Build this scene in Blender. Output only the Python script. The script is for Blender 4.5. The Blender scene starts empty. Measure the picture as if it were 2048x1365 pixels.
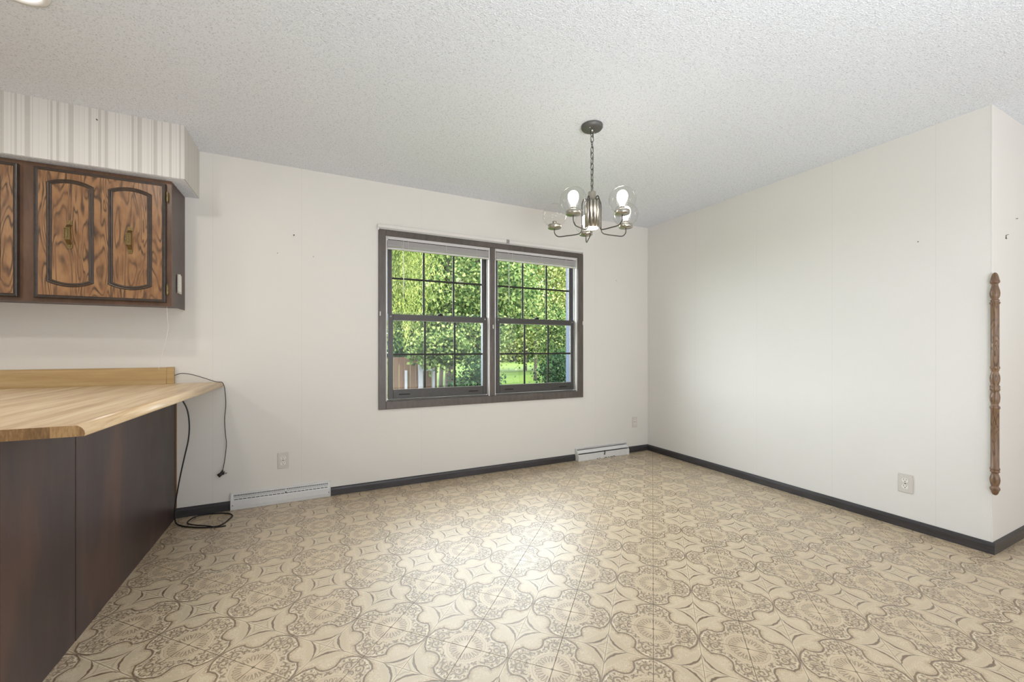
import bpy, bmesh, math, random
import numpy as np
from mathutils import Vector, Matrix, Euler
R = math.radians
SC = bpy.context.scene
COL = SC.collection
random.seed(7)
RNG = np.random.RandomState(11)

# ------------------------------------------------------------------ camera, world, sun, big lights, exposure
cam_d = bpy.data.cameras.new('camera'); cam = bpy.data.objects.new('camera', cam_d); COL.objects.link(cam)
cam_d.sensor_fit = 'HORIZONTAL'; cam_d.sensor_width = 36.0; cam_d.lens = 36.0 * 816.0 / 2048.0
cam_d.shift_y = 15.5 / 2048.0; cam_d.clip_start = 0.02; cam_d.clip_end = 400
cam.location = (0, 0, 1.113); cam.rotation_euler = (R(90), 0, R(-26))
SC.camera = cam
SC.view_settings.view_transform = 'Standard'; SC.view_settings.look = 'None'
SC.view_settings.gamma = 1.0; SC.view_settings.use_curve_mapping = False
SC.view_settings.exposure = 0.0

world = bpy.data.worlds.new('sky'); SC.world = world; world.use_nodes = True
bg = world.node_tree.nodes['Background']
bg.inputs['Color'].default_value = (0.86, 0.93, 1.0, 1); bg.inputs['Strength'].default_value = 16.0

def light(name, kind, loc, rot, energy, color=(1, 1, 1), **kw):
    d = bpy.data.lights.new(name, kind); d.energy = energy; d.color = color
    for k, v in kw.items(): setattr(d, k, v)
    o = bpy.data.objects.new(name, d); COL.objects.link(o); o.location = loc; o.rotation_euler = rot
    return o
light('sun', 'SUN', (0, -5, 12), (R(42), 0, R(-25)), 6.0, (1.0, 0.95, 0.85), angle=R(1.0))
# added fill lights, out of view behind the camera and on the kitchen side
light('added_back_fill', 'AREA', (2.6, -2.50, 1.25), (R(98), 0, 0), 54, (0.93, 0.945, 1.0), shape='RECTANGLE', size=4.2, size_y=2.0)
light('added_kitchen_fill', 'AREA', (-3.50, 0.2, 1.5), (R(90), 0, R(-90)), 10, (0.92, 0.96, 1.0), shape='RECTANGLE', size=2.4, size_y=1.4)  # added soft fill from the left, no window is built there

# unseen fill behind the camera, added to brighten the ceiling from below
light('added_ceiling_fill', 'AREA', (0.3, -1.6, 0.7), (R(145), 0, R(-24)), 94, (0.87, 0.92, 1.0), shape='DISK', size=1.2, spread=R(140))

# ------------------------------------------------------------------ small helpers
def s2l(c):
    return tuple(((x / 255.0) / 12.92 if x / 255.0 <= 0.04045 else ((x / 255.0 + 0.055) / 1.055) ** 2.4) for x in c)

ORIG = {}
def put(o, name_parent=None):
    COL.objects.link(o)
    if name_parent is not None: o.parent = name_parent
def tag(o, label=None, cat=None, group=None, kind=None):
    if label: o['label'] = label
    if cat: o['category'] = cat
    if group: o['group'] = group
    if kind: o['kind'] = kind
    return o
def thing(name, loc, label=None, cat=None, group=None, kind=None):
    o = bpy.data.objects.new(name, None); COL.objects.link(o); o.location = loc
    o.empty_display_size = 0.05
    ORIG[o.name] = Vector(loc)
    return tag(o, label, cat, group, kind)

class MB:
    """collects shapes in world coordinates and links them as one mesh"""
    def __init__(s): s.bm = bmesh.new()
    def box(s, a, b, bevel=0.0, rot=None):
        a = Vector(a); b = Vector(b); c = (a + b) / 2; d = b - a
        r = bmesh.ops.create_cube(s.bm, size=1.0)
        vs = r['verts']
        for v in vs: v.co = Vector((v.co.x * d.x, v.co.y * d.y, v.co.z * d.z))
        if bevel > 0:
            es = list({e for v in vs for e in v.link_edges})
            rb = bmesh.ops.bevel(s.bm, geom=es, offset=bevel, segments=1, affect='EDGES')
            vs = list({v for f in rb['faces'] for v in f.verts} | {v for v in vs if v.is_valid})
        for v in vs:
            if rot: v.co = rot @ v.co
            v.co = v.co + c
        return s
    def lathe(s, prof, c, axis='Z', seg=24, M=None, close=False):
        c = Vector(c); rings = []
        for (r, h) in prof:
            ring = []
            for k in range(seg):
                t = 2 * math.pi * k / seg
                p = Vector((r * math.cos(t), r * math.sin(t), h))
                if axis == 'Y': p = Vector((p.x, p.z, p.y))
                if axis == 'X': p = Vector((p.z, p.x, p.y))
                if M: p = M @ p
                ring.append(s.bm.verts.new(p + c))
            rings.append(ring)
        for i in range(len(rings) - 1):
            for k in range(seg):
                k2 = (k + 1) % seg
                f = s.bm.faces.new((rings[i][k], rings[i][k2], rings[i + 1][k2], rings[i + 1][k])); f.smooth = True
        if not close:
            for rr, pr in ((rings[0], prof[0]), (rings[-1], prof[-1])):
                if pr[0] > 1e-5: s.bm.faces.new(rr)
        return s
    def tube(s, pts, r, seg=8, closed=False, cap=True):
        pts = [Vector(p) for p in pts]; n = len(pts); rings = []
        up = Vector((0.13, 0.29, 0.95)).normalized()
        prev = None
        for i, p in enumerate(pts):
            if closed: t = pts[(i + 1) % n] - pts[i - 1]
            else: t = pts[min(i + 1, n - 1)] - pts[max(i - 1, 0)]
            t.normalize()
            if prev is None:
                a = t.cross(up); 
                if a.length < 1e-3: a = t.cross(Vector((1, 0, 0)))
            else: a = prev - t * prev.dot(t)
            a.normalize(); prev = a; b = t.cross(a)
            rr = r[i] if isinstance(r, (list, tuple)) else r
            rings.append([s.bm.verts.new(p + a * rr * math.cos(2 * math.pi * k / seg) + b * rr * math.sin(2 * math.pi * k / seg)) for k in range(seg)])
        m = n if closed else n - 1
        for i in range(m):
            A = rings[i]; B_ = rings[(i + 1) % n]
            for k in range(seg):
                k2 = (k + 1) % seg
                f = s.bm.faces.new((A[k], A[k2], B_[k2], B_[k])); f.smooth = True
        if not closed and cap:
            s.bm.faces.new(rings[0]); s.bm.faces.new(rings[-1])
        return s
    def prism(s, poly, d, axis='Z'):
        """poly: 3-D points of one face, d: extrusion vector"""
        d = Vector(d)
        a = [s.bm.verts.new(Vector(p)) for p in poly]; b = [s.bm.verts.new(Vector(p) + d) for p in poly]
        s.bm.faces.new(a); s.bm.faces.new(b[::-1])
        for i in range(len(a)):
            j = (i + 1) % len(a); s.bm.faces.new((a[i], b[i], b[j], a[j]))
        return s
    def build(s, name, mat, parent=None, loc=None, smooth=None, label=None, kind=None):
        bmesh.ops.recalc_face_normals(s.bm, faces=s.bm.faces)
        o0 = Vector((0, 0, 0))
        p = parent
        if loc is not None: o0 = Vector(loc)
        elif parent is not None: o0 = ORIG[parent.name].copy()
        elif len(s.bm.verts):
            xs = [v.co for v in s.bm.verts]
            lo = Vector((min(v.x for v in xs), min(v.y for v in xs), min(v.z for v in xs)))
            hi = Vector((max(v.x for v in xs), max(v.y for v in xs), max(v.z for v in xs)))
            o0 = Vector(((lo.x + hi.x) / 2, (lo.y + hi.y) / 2, lo.z))
        for v in s.bm.verts: v.co -= o0
        me = bpy.data.meshes.new(name); s.bm.to_mesh(me); s.bm.free()
        if mat: me.materials.append(mat)
        if smooth:
            for f in me.polygons: f.use_smooth = True
        o = bpy.data.objects.new(name, me); COL.objects.link(o)
        if parent is not None:
            o.parent = parent; o.location = o0 - ORIG[parent.name]
        else: o.location = o0
        ORIG[o.name] = o0
        if label: o['label'] = label
        if kind: o['kind'] = kind
        return o

def spline(pts, n=8, closed=False):
    pts = [Vector(p) for p in pts]; out = []; N = len(pts)
    rng = range(N) if closed else range(N - 1)
    for i in rng:
        p1 = pts[i]; p2 = pts[(i + 1) % N]
        p0 = pts[i - 1] if (i > 0 or closed) else p1 * 2 - p2
        p3 = pts[(i + 2) % N] if (i + 2 < N or closed) else p2 * 2 - p1
        for k in range(n):
            t = k / n
            out.append(0.5 * ((2 * p1) + (p2 - p0) * t + (2 * p0 - 5 * p1 + 4 * p2 - p3) * t * t + (3 * p1 - p0 - 3 * p2 + p3) * t ** 3))
    if not closed: out.append(pts[-1])
    return out

# ------------------------------------------------------------------ node maths
class V:
    """a node socket that can be computed with"""
    tree = None
    def __init__(s, sock): s.s = sock
    @staticmethod
    def m(op, *a, clamp=False):
        n = V.tree.nodes.new('ShaderNodeMath'); n.operation = op; n.use_clamp = clamp
        for i, x in enumerate(a):
            if isinstance(x, V): V.tree.links.new(x.s, n.inputs[i])
            else: n.inputs[i].default_value = float(x)
        return V(n.outputs[0])
    def __add__(s, o): return V.m('ADD', s, o)
    __radd__ = __add__
    def __sub__(s, o): return V.m('SUBTRACT', s, o)
    def __rsub__(s, o): return V.m('SUBTRACT', o, s)
    def __mul__(s, o): return V.m('MULTIPLY', s, o)
    __rmul__ = __mul__
    def __truediv__(s, o): return V.m('DIVIDE', s, o)
    def __neg__(s): return V.m('MULTIPLY', s, -1)
def vabs(a): return V.m('ABSOLUTE', a)
def vmin(a, b): return V.m('MINIMUM', a, b)
def vmax(a, b): return V.m('MAXIMUM', a, b)
def vsqrt(a): return V.m('SQRT', a)
def vround(a): return V.m('ROUND', a)
def clamp01(a): return V.m('ADD', a, 0.0, clamp=True)
def dist(u, v, a, b):
    x = u - a if a else u; y = v - b if b else v
    return vsqrt(x * x + y * y)
def line(d, w, soft=0.6):   # 1 on the line d=0, fading out at half width w
    return clamp01((w - vabs(d)) / (w * soft))
def below(d, e, soft):      # 1 where d < e
    return clamp01((e - d) / soft)

def new_mat(name):
    m = bpy.data.materials.new(name); m.use_nodes = True
    nt = m.node_tree; V.tree = nt
    return m, nt, nt.nodes['Principled BSDF']
def setp(p, rough=0.5, metal=0.0, spec=0.5, col=None):
    p.inputs['Roughness'].default_value = rough; p.inputs['Metallic'].default_value = metal
    p.inputs['Specular IOR Level'].default_value = spec
    if col: p.inputs['Base Color'].default_value = (*col, 1)
def noise(nt, vec, scale, detail=2.0, rough=0.5, dist_=0.0, dim='3D'):
    n = nt.nodes.new('ShaderNodeTexNoise'); n.noise_dimensions = dim
    n.inputs['Scale'].default_value = scale; n.inputs['Detail'].default_value = detail
    n.inputs['Roughness'].default_value = rough; n.inputs['Distortion'].default_value = dist_
    if dim == '1D': nt.links.new(vec, n.inputs['W'])
    elif vec is not None: nt.links.new(vec, n.inputs['Vector'])
    return V(n.outputs['Fac'])
def pos(nt):
    g = nt.nodes.new('ShaderNodeNewGeometry'); return g.outputs['Position']
def objc(nt):
    g = nt.nodes.new('ShaderNodeTexCoord'); return g.outputs['Object']
def mapping(nt, vec, sc=(1, 1, 1), rot=(0, 0, 0), loc=(0, 0, 0)):
    n = nt.nodes.new('ShaderNodeMapping'); n.inputs['Scale'].default_value = sc
    n.inputs['Rotation'].default_value = rot; n.inputs['Location'].default_value = loc
    nt.links.new(vec, n.inputs['Vector']); return n.outputs[0]
def sep(nt, vec):
    n = nt.nodes.new('ShaderNodeSeparateXYZ'); nt.links.new(vec, n.inputs[0])
    return V(n.outputs[0]), V(n.outputs[1]), V(n.outputs[2])
def ramp(nt, fac, stops, interp='LINEAR'):
    n = nt.nodes.new('ShaderNodeValToRGB'); r = n.color_ramp; r.interpolation = interp
    while len(r.elements) < len(stops): r.elements.new(0.5)
    for e, (p, c) in zip(r.elements, stops): e.position = p; e.color = (*c, 1)
    nt.links.new(fac.s if isinstance(fac, V) else fac, n.inputs[0]); return n.outputs[0]
def mix(nt, fac, a, b, mode='MIX'):
    n = nt.nodes.new('ShaderNodeMix'); n.data_type = 'RGBA'; n.blend_type = mode
    if isinstance(fac, V): nt.links.new(fac.s, n.inputs[0])
    else: n.inputs[0].default_value = fac
    for x, i in ((a, 6), (b, 7)):
        if isinstance(x, tuple): n.inputs[i].default_value = (*x, 1)
        else: nt.links.new(x, n.inputs[i])
    return n.outputs[2]
def bump(nt, p, h, strength=0.3, distance=0.001):
    n = nt.nodes.new('ShaderNodeBump'); n.inputs['Strength'].default_value = strength
    n.inputs['Distance'].default_value = distance
    nt.links.new(h.s if isinstance(h, V) else h, n.inputs['Height']); nt.links.new(n.outputs[0], p.inputs['Normal'])

MAT = {}
def plain(name, rgb, rough=0.5, metal=0.0, spec=0.5, speck=0.0, scale=40, bmp=0.0):
    m, nt, p = new_mat(name); setp(p, rough, metal, spec, s2l(rgb))
    if speck > 0 or bmp > 0:
        f = noise(nt, objc(nt), scale, 3, 0.6)
        if speck > 0:
            c = s2l(rgb)
            nt.links.new(ramp(nt, f, [(0.3, tuple(x * (1 - speck) for x in c)), (0.7, tuple(min(1, x * (1 + speck)) for x in c))]), p.inputs['Base Color'])
        if bmp > 0: bump(nt, p, f, bmp, 0.001)
    MAT[name] = m
    return m

def emit(name, rgb, strength):
    m, nt, p = new_mat(name); setp(p, 0.5, col=(0.8, 0.8, 0.8))
    p.inputs['Emission Color'].default_value = (*rgb, 1); p.inputs['Emission Strength'].default_value = strength
    MAT[name] = m; return m

# floor: embossed sheet vinyl with medallions and four-pointed stars
G = 0.2335                     # lattice pitch along the walls
MX, MY = 1.447, 1.443          # one medallion centre
HP = G / math.sqrt(2) * 1.0    # half period along the diagonal joints (0.1651)
def make_floor_mat(name):
    m, nt, p = new_mat(name)
    ps = pos(nt)
    wn = nt.nodes.new('ShaderNodeTexNoise'); wn.inputs['Scale'].default_value = 55; wn.inputs['Detail'].default_value = 1
    nt.links.new(ps, wn.inputs['Vector'])
    wx, wy, wz = sep(nt, wn.outputs['Color'])
    x, y, z = sep(nt, ps)
    k = 1 / (math.sqrt(2) * HP)
    dx = x - MX; dy = y - MY
    s0 = (dx + dy) * k; t0 = (dy - dx) * k
    s = s0 + (wx - 0.5) * 0.05; t = t0 + (wy - 0.5) * 0.05
    u = vabs(s - vround(s * 0.5) * 2.0); v = vabs(t - vround(t * 0.5) * 2.0)
    uj = vabs(s0 - vround(s0 * 0.5) * 2.0); vj = vabs(t0 - vround(t0 * 0.5) * 2.0)
    A = vmax(u, v); B = vmin(u, v)
    r = vsqrt(A * A + B * B)
    d2 = dist(A - vmax(A - 0.62, 0.0) * 0.3, B - vmax(B - 0.62, 0.0) * 0.3, 0.62, 0.62); d1 = dist(A, B, 0.485, 0)
    sdM = vmax(0.24 - d2, vmin(A - 0.78, d1 - 0.495)); sdM = vmax(sdM, A + B - 1.23)
    inside = below(sdM, -0.01, 0.02)
    outline = line(sdM, 0.028)
    # star
    up = 1.0 - A; vp = 1.0 - B
    dS = dist(up, vp, 0.59, 0.59)
    near_star = below(up + vp, 0.64, 0.10)
    wS = 0.034 - vabs(up - vp) * 0.05
    star = clamp01((vmax(wS, 0.006) - vabs(dS - 0.594)) / 0.012) * near_star
    star_in = line(dS - 0.650, 0.012) * near_star
    star_in2 = line(dS - 0.70, 0.014) * near_star
    # petals
    th = V.m('ARCTAN2', B, A)
    ph = V.m('FLOORED_MODULO', th, math.pi / 12) - math.pi / 24
    px = r * V.m('COSINE', ph); py = r * V.m('SINE', ph)
    ex = vmax(px - 0.345, 0.0)
    petal = line(vsqrt(ex * ex + py * py) - 0.026, 0.014) * clamp01((r - 0.20) * 40.0) * below(r, 0.40, 0.01)
    ring = line(r - 0.455, 0.014)
    core = below(r, 0.04, 0.02)
    glow = below(r, 0.17, 0.06) * (1.0 - core)
    # scroll work between ring and outline
    band = clamp01((r - 0.475) * 50.0) * below(sdM, -0.035, 0.015)
    sc = None
    for (cx, cy, rr, side) in [(0.67, 0.15, 0.10, 1), (0.84, 0.10, 0.060, -1), (0.68, 0.13, 0.045, -1), (0.52, 0.26, 0.055, 1), (0.62, 0.30, 0.045, -1), (0.79, 0.26, 0.065, 1), (0.42, 0.35, 0.035, -1), (0.54, 0.06, 0.05, 1), (0.90, 0.04, 0.03, 1), (0.73, 0.33, 0.035, 1)]:
        d = line(dist(A, B, cx, cy) - rr, 0.024)
        cut = clamp01(((A - cx) * side + (B - cy) * 0.5 + rr * 0.55) * 60.0)
        d = d * cut
        sc = d if sc is None else vmax(sc, d)
    n1 = noise(nt, ps, 62, 1.5, 0.5, 0.9)
    squig = line(n1 - 0.5, 0.046)
    inner_orn = vmax(sc, squig * 0.8) * band
    # light bevel on the tips
    bev = below(vabs(sdM + 0.055), 0.022, 0.01) * clamp01((A - 0.74) * 30.0) * inside
    shade_out = below(vabs(sdM - 0.035), 0.075, 0.08) * clamp01(sdM * 80.0)
    # joints
    jt = vmax(line(uj, 0.009), line(vj, 0.009))
    jt2 = vmax(line(1.0 - uj, 0.010), line(1.0 - vj, 0.010))
    jl = vmax(line(1.0 - uj - 0.024, 0.012), line(1.0 - vj - 0.024, 0.012))
    n2 = noise(nt, ps, 135, 2, 0.6, 1.2)
    fleck = line(n2 - 0.5, 0.035) * (1.0 - inside) * (1.0 - near_star)
    lf = noise(nt, ps, 1.3, 3, 0.55)
    fine = noise(nt, ps, 420, 2, 0.6)
    base = ramp(nt, lf, [(0.3, s2l((193, 173, 141))), (0.7, s2l((204, 185, 154)))])
    c = mix(nt, inside * 0.45, base, s2l((212, 192, 160)))
    c = mix(nt, below(r, 0.44, 0.02) * 0.14, c, s2l((160, 126, 86)))
    c = mix(nt, shade_out * 0.6, c, s2l((156, 122, 78)))
    c = mix(nt, vmax(fleck * 0.75, vmax(bev, vmax(vmax(star_in * 0.35, line(sdM + 0.05, 0.016) * 0.55), jl * 0.6)) * 0.75), c, s2l((232, 217, 188)))
    c = mix(nt, ring * 0.22, c, s2l((224, 205, 170)))
    c = mix(nt, glow * 0.3, c, s2l((226, 206, 172)))
    dark = vmax(vmax(outline * 0.95, star), vmax(inner_orn * 0.85, vmax(petal * 0.66, core * 0.8)))
    dark = vmax(dark, vmax(jt * 0.85, jt2 * 0.6)); dark = vmax(dark, line(r - 0.437, 0.008) * 0.4); dark = vmax(dark, star_in2 * 0.4)
    c = mix(nt, dark * 0.86, c, s2l((92, 66, 38)))
    nt.links.new(c, p.inputs['Base Color'])
    setp(p, 0.36, 0, 0.5)
    p.inputs['Coat Weight'].default_value = 1.0; p.inputs['Coat Roughness'].default_value = 0.38; p.inputs['Coat IOR'].default_value = 1.45
    rr_ = V.m('ADD', 0.30, fine * 0.16)
    nt.links.new(rr_.s, p.inputs['Roughness'])
    h = (fine * 0.55 + noise(nt, ps, 900, 1, 0.5) * 0.3) - dark * 0.9 + bev * 0.3 + fleck * 0.2
    bump(nt, p, h, 0.42, 0.0012); nt.links.new(p.inputs['Normal'].links[0].from_socket, p.inputs['Coat Normal'])
    MAT[name] = m; return m
make_floor_mat('vinyl_floor')

def wall_mat(name, rgb, axis='X', seams=()):
    m, nt, p = new_mat(name); ps = pos(nt)
    x, y, z = sep(nt, ps)
    q = x if axis == 'X' else y
    linen = noise(nt, mapping(nt, ps, (260, 260, 700)), 1.0, 2, 0.6)
    spk = noise(nt, ps, 330, 2, 0.7)
    big = noise(nt, ps, 1.1, 2, 0.5)
    c0 = s2l(rgb)
    c = ramp(nt, big, [(0.3, tuple(v * 0.985 for v in c0)), (0.7, tuple(min(1, v * 1.015) for v in c0))])
    c = mix(nt, (spk - 0.5) * 0.35 + 0.12, c, tuple(v * 0.86 for v in c0))
    sm = None
    for sx in seams:
        l = line(q - sx + (noise(nt, ps, 3, 1) - 0.5) * 0.004, 0.0022)
        sm = l if sm is None else vmax(sm, l)
    if sm is not None:
        c = mix(nt, sm * 0.12, c, tuple(v * 0.45 for v in c0))
    nt.links.new(c, p.inputs['Base Color']); setp(p, 0.62, 0, 0.35)
    h = linen * 0.6 + spk * 0.6
    if sm is not None: h = h - sm * 0.7
    bump(nt, p, h, 0.25, 0.0008)
    MAT[name] = m; return m
wall_mat('wallpaper_back', (221, 217, 209), 'X', (-0.613, -0.076, 0.807, 2.6))
wall_mat('wallpaper_right', (221, 218, 211), 'Y', (2.763, 2.156, 1.607, 1.071))
wall_mat('painted_wall', (222, 218, 210), 'X')

def ceil_mat():
    m, nt, p = new_mat('popcorn'); ps = pos(nt)
    a = noise(nt, ps, 150, 2, 0.6); b = noise(nt, ps, 70, 2, 0.6)
    h = clamp01((a - 0.46) * 6.0) * 0.7 + b * 0.5
    c = ramp(nt, a * 0.7 + b * 0.3, [(0.35, s2l((188, 191, 195))), (0.46, s2l((230, 233, 238))), (0.7, s2l((238, 241, 246)))])
    nt.links.new(c, p.inputs['Base Color']); setp(p, 0.9, 0, 0.2)
    bump(nt, p, h, 0.55, 0.004)
    MAT['popcorn'] = m
ceil_mat()

def stripe_mat(name, axis):
    m, nt, p = new_mat(name); ps = pos(nt); x, y, z = sep(nt, ps); q = x if axis == 'X' else y
    wide = noise(nt, (q * 1.0).s, 42, 0, 0.5, 0, '1D')
    thin = noise(nt, (q + 7.3).s, 140, 2, 0.7, 0, '1D')
    fibre = noise(nt, mapping(nt, ps, (500, 500, 60)), 1.0, 2, 0.6)
    stripes = clamp01((wide - 0.53) * 14.0)
    if axis == 'Y': stripes = stripes * 0.25
    c = mix(nt, stripes * 0.7, s2l((214, 210, 203)), s2l((182, 177, 168)))
    c = mix(nt, clamp01((thin - 0.56) * 10.0) * 0.5, c, s2l((172, 168, 160)))
    c = mix(nt, clamp01((fibre - 0.5) * 3.0) * (stripes * 0.8 + 0.15) * 0.6, c, s2l((205, 198, 186)))
    nt.links.new(c, p.inputs['Base Color']); setp(p, 0.7, 0, 0.3)
    bump(nt, p, fibre + thin * 0.6, 0.2, 0.0008)
    MAT[name] = m
stripe_mat('striped_paper_front', 'X'); stripe_mat('striped_paper_side', 'Y')

def oak_mat(name, light_c, mid_c, dark_c, off=(0, 0, 0), rough=0.38, scale=1.0):
    m, nt, p = new_mat(name); ps = mapping(nt, pos(nt), (1, 1, 1), (0, 0, 0), off)
    f = noise(nt, mapping(nt, ps, (11 * scale, 11 * scale, 1.7 * scale)), 1.0, 2.5, 0.55, 0.5)
    rings = V.m('SINE', f * 84.0) * 0.5 + 0.5
    rings = V.m('POWER', rings, 3.0)
    pores = noise(nt, mapping(nt, ps, (420, 420, 16)), 1.0, 3, 0.7)
    blot = noise(nt, mapping(nt, ps, (22, 22, 9)), 1.0, 2, 0.6)
    c = ramp(nt, blot, [(0.32, mid_c), (0.68, light_c)])
    c = mix(nt, rings * clamp01((blot - 0.2) * 2.6) * 0.95, c, dark_c)
    c = mix(nt, clamp01((pores - 0.56) * 6.0) * 0.55, c, dark_c)
    nt.links.new(c, p.inputs['Base Color']); setp(p, rough, 0, 0.5)
    bump(nt, p, pores * 0.6 + (1.0 - rings) * 0.6, 0.2, 0.0006)
    MAT[name] = m
oak_mat('oak', s2l((160, 120, 80)), s2l((130, 92, 60)), s2l((62, 45, 33)))
oak_mat('spindle_wood', s2l((134, 106, 80)), s2l((116, 88, 64)), s2l((72, 54, 38)), rough=0.35, scale=1.5)

def stain_mat(name, a, b, rough=0.33, sc=(14, 14, 2.2), amount=1.0, hi=None):
    m, nt, p = new_mat(name); ps = pos(nt)
    f = noise(nt, mapping(nt, ps, sc), 1.0, 3, 0.6)
    g = noise(nt, mapping(nt, ps, (350, 350, 20)), 1.0, 2, 0.7)
    bl = noise(nt, ps, 3.2, 2, 0.5)
    c = ramp(nt, f * 0.6 + bl * 0.4, [(0.36, a), (0.62, b)])
    if hi: c = mix(nt, clamp01((noise(nt, mapping(nt, ps, (5, 5, 1.3)), 1.0, 2, 0.5) - 0.5) * 5.0) * 0.75, c, hi)
    c = mix(nt, clamp01((g - 0.55) * 5.0) * 0.35 * amount, c, tuple(x * 0.55 for x in a))
    nt.links.new(c, p.inputs['Base Color']); setp(p, rough, 0, 0.5)
    nt.links.new((0.26 + bl * 0.25).s, p.inputs['Roughness'])
    bump(nt, p, g, 0.12, 0.0005)
    MAT[name] = m
stain_mat('mahogany_panel', s2l((42, 31, 31)), s2l((68, 49, 46)), sc=(9, 9, 1.2), hi=s2l((94, 64, 51)))
stain_mat('cabinet_frame', s2l((78, 56, 42)), s2l((112, 82, 60)), sc=(20, 20, 5))
stain_mat('cabinet_side', s2l((66, 48, 44)), s2l((84, 62, 55)), sc=(8, 8, 1.0))
stain_mat('dark_moulding', s2l((48, 39, 33)), s2l((66, 54, 45)), sc=(30, 30, 30))
stain_mat('charcoal_trim', s2l((46, 43, 44)), s2l((64, 61, 62)), sc=(6, 6, 60))
stain_mat('window_trim', s2l((76, 68, 62)), s2l((95, 86, 79)), sc=(30, 30, 6))
plain('bronze_sash', (70, 67, 64), 0.4, 0.25, 0.5, 0.08, 30)
plain('muntin_bronze', (32, 28, 20), 0.45, 0.2, 0.4, 0.1, 60)
plain('vinyl_white', (216, 211, 205), 0.4, 0, 0.5, 0.03, 50)
plain('blind_white', (205, 200, 198), 0.4, 0, 0.5, 0.03, 80)
plain('track_grey', (150, 146, 143), 0.4, 0.4, 0.5, 0.08, 60)
plain('storm_blue', (46, 56, 82), 0.5, 0, 0.4, 0.06, 20)
plain('register_paint', (214, 213, 210), 0.38, 0.0, 0.5, 0.03, 40)
plain('dark_slot', (38, 36, 34), 0.7, 0, 0.2, 0.1, 50)
plain('outlet_plastic', (205, 199, 190), 0.35, 0, 0.5, 0.02, 50)
plain('outlet_face', (226, 222, 213), 0.3, 0, 0.5, 0.02, 50)
plain('black_rubber', (26, 25, 26), 0.45, 0, 0.5, 0.15, 90)
plain('grey_cord', (72, 68, 66), 0.5, 0, 0.4, 0.15, 90)
plain('white_string', (228, 224, 214), 0.8, 0, 0.2, 0.05, 200)
plain('brushed_nickel', (178, 173, 162), 0.28, 1.0, 0.5, 0.06, 120)
plain('dark_pewter', (96, 92, 86), 0.35, 0.9, 0.5, 0.08, 90)
plain('canopy_grey', (98, 97, 95), 0.5, 0.5, 0.5, 0.05, 60)
plain('antique_brass', (134, 114, 76), 0.38, 0.9, 0.5, 0.35, 260, 0.3)
plain('hinge_brass', (140, 122, 86), 0.3, 0.9, 0.5, 0.45, 200)
plain('nail_steel', (92, 86, 80), 0.4, 0.7, 0.5, 0.1, 300)
plain('white_bracket', (226, 220, 206), 0.35, 0.3, 0.5, 0.1, 160)
plain('chrome', (200, 198, 192), 0.2, 1.0, 0.5, 0.03, 50)
plain('particle_board', (142, 110, 76), 0.8, 0, 0.3, 0.25, 300, 0.3)
plain('joint_dark', (84, 64, 42), 0.8, 0, 0.2, 0.2, 60)
plain('exterior_siding', (214, 208, 200), 0.7, 0, 0.3, 0.04, 20)
plain('lamp_white', (232, 230, 226), 0.4, 0, 0.5, 0.02, 20)
emit('bulb_glow', (1.0, 0.93, 0.82), 16.0)
emit('lens_glow', (1.0, 0.95, 0.88), 6.0)

def butcher(name, rot_z, tint, ys):
    m, nt, p = new_mat(name); ps = mapping(nt, pos(nt), (1, 1, 1), (0, 0, rot_z))
    x, y, z = sep(nt, ps)
    strip = vround(x / 0.042)
    sn = noise(nt, (strip * 3.71).s, 1.0, 0, 0.5, 0, '1D')
    g1 = noise(nt, mapping(nt, ps, (26, 1.6, 26)), 1.0, 4, 0.6, 0.25)
    g2 = noise(nt, mapping(nt, ps, (170, 5, 170)), 1.0, 3, 0.65)
    c = ramp(nt, sn * 0.25 + g1 * 0.55 + g2 * 0.2, [(0.34, s2l(tint[0])), (0.5, s2l(tint[1])), (0.66, s2l(tint[2]))])
    nt.links.new(c, p.inputs['Base Color']); setp(p, 0.33, 0, 0.5)
    bump(nt, p, noise(nt, ps, 500, 2, 0.6), 0.08, 0.0005)
    MAT[name] = m
butcher('splash_laminate', R(90), [(168, 138, 92), (190, 160, 112), (204, 176, 130)], 0)
butcher('butcher_laminate', 0.0, [(184, 152, 112), (218, 190, 150), (236, 214, 180)], 0)
def endband():
    m, nt, p = new_mat('edge_band'); ps = pos(nt); x, y, z = sep(nt, ps)
    blk = noise(nt, (vround(x / 0.055) * 5.3).s, 1.0, 0, 0.5, 0, '1D')
    g2 = noise(nt, mapping(nt, ps, (240, 30, 40)), 1.0, 3, 0.7)
    c = ramp(nt, blk * 0.6 + g2 * 0.5, [(0.38, s2l((98, 72, 46))), (0.58, s2l((134, 102, 66))), (0.75, s2l((172, 138, 94)))])
    nt.links.new(c, p.inputs['Base Color']); setp(p, 0.35, 0, 0.5); MAT['edge_band'] = m
endband()

def thin_glass(name, tint=(1, 1, 1), ior=1.45, rough=0.0, gain=1.0):
    m = bpy.data.materials.new(name); m.use_nodes = True; nt = m.node_tree; V.tree = nt
    nt.nodes.remove(nt.nodes['Principled BSDF']); out = nt.nodes['Material Output']
    tr = nt.nodes.new('ShaderNodeBsdfTransparent'); tr.inputs[0].default_value = (*tint, 1)
    gl = nt.nodes.new('ShaderNodeBsdfGlossy'); gl.inputs['Roughness'].default_value = rough
    lw = nt.nodes.new('ShaderNodeLayerWeight'); lw.inputs['Blend'].default_value = 0.5
    fac = V.m('ADD', V.m('POWER', V(lw.outputs['Facing']), ior) * gain, 0.015)
    mx = nt.nodes.new('ShaderNodeMixShader'); nt.links.new(fac.s, mx.inputs[0])
    nt.links.new(tr.outputs[0], mx.inputs[1]); nt.links.new(gl.outputs[0], mx.inputs[2]); nt.links.new(mx.outputs[0], out.inputs[0])
    MAT[name] = m
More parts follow.
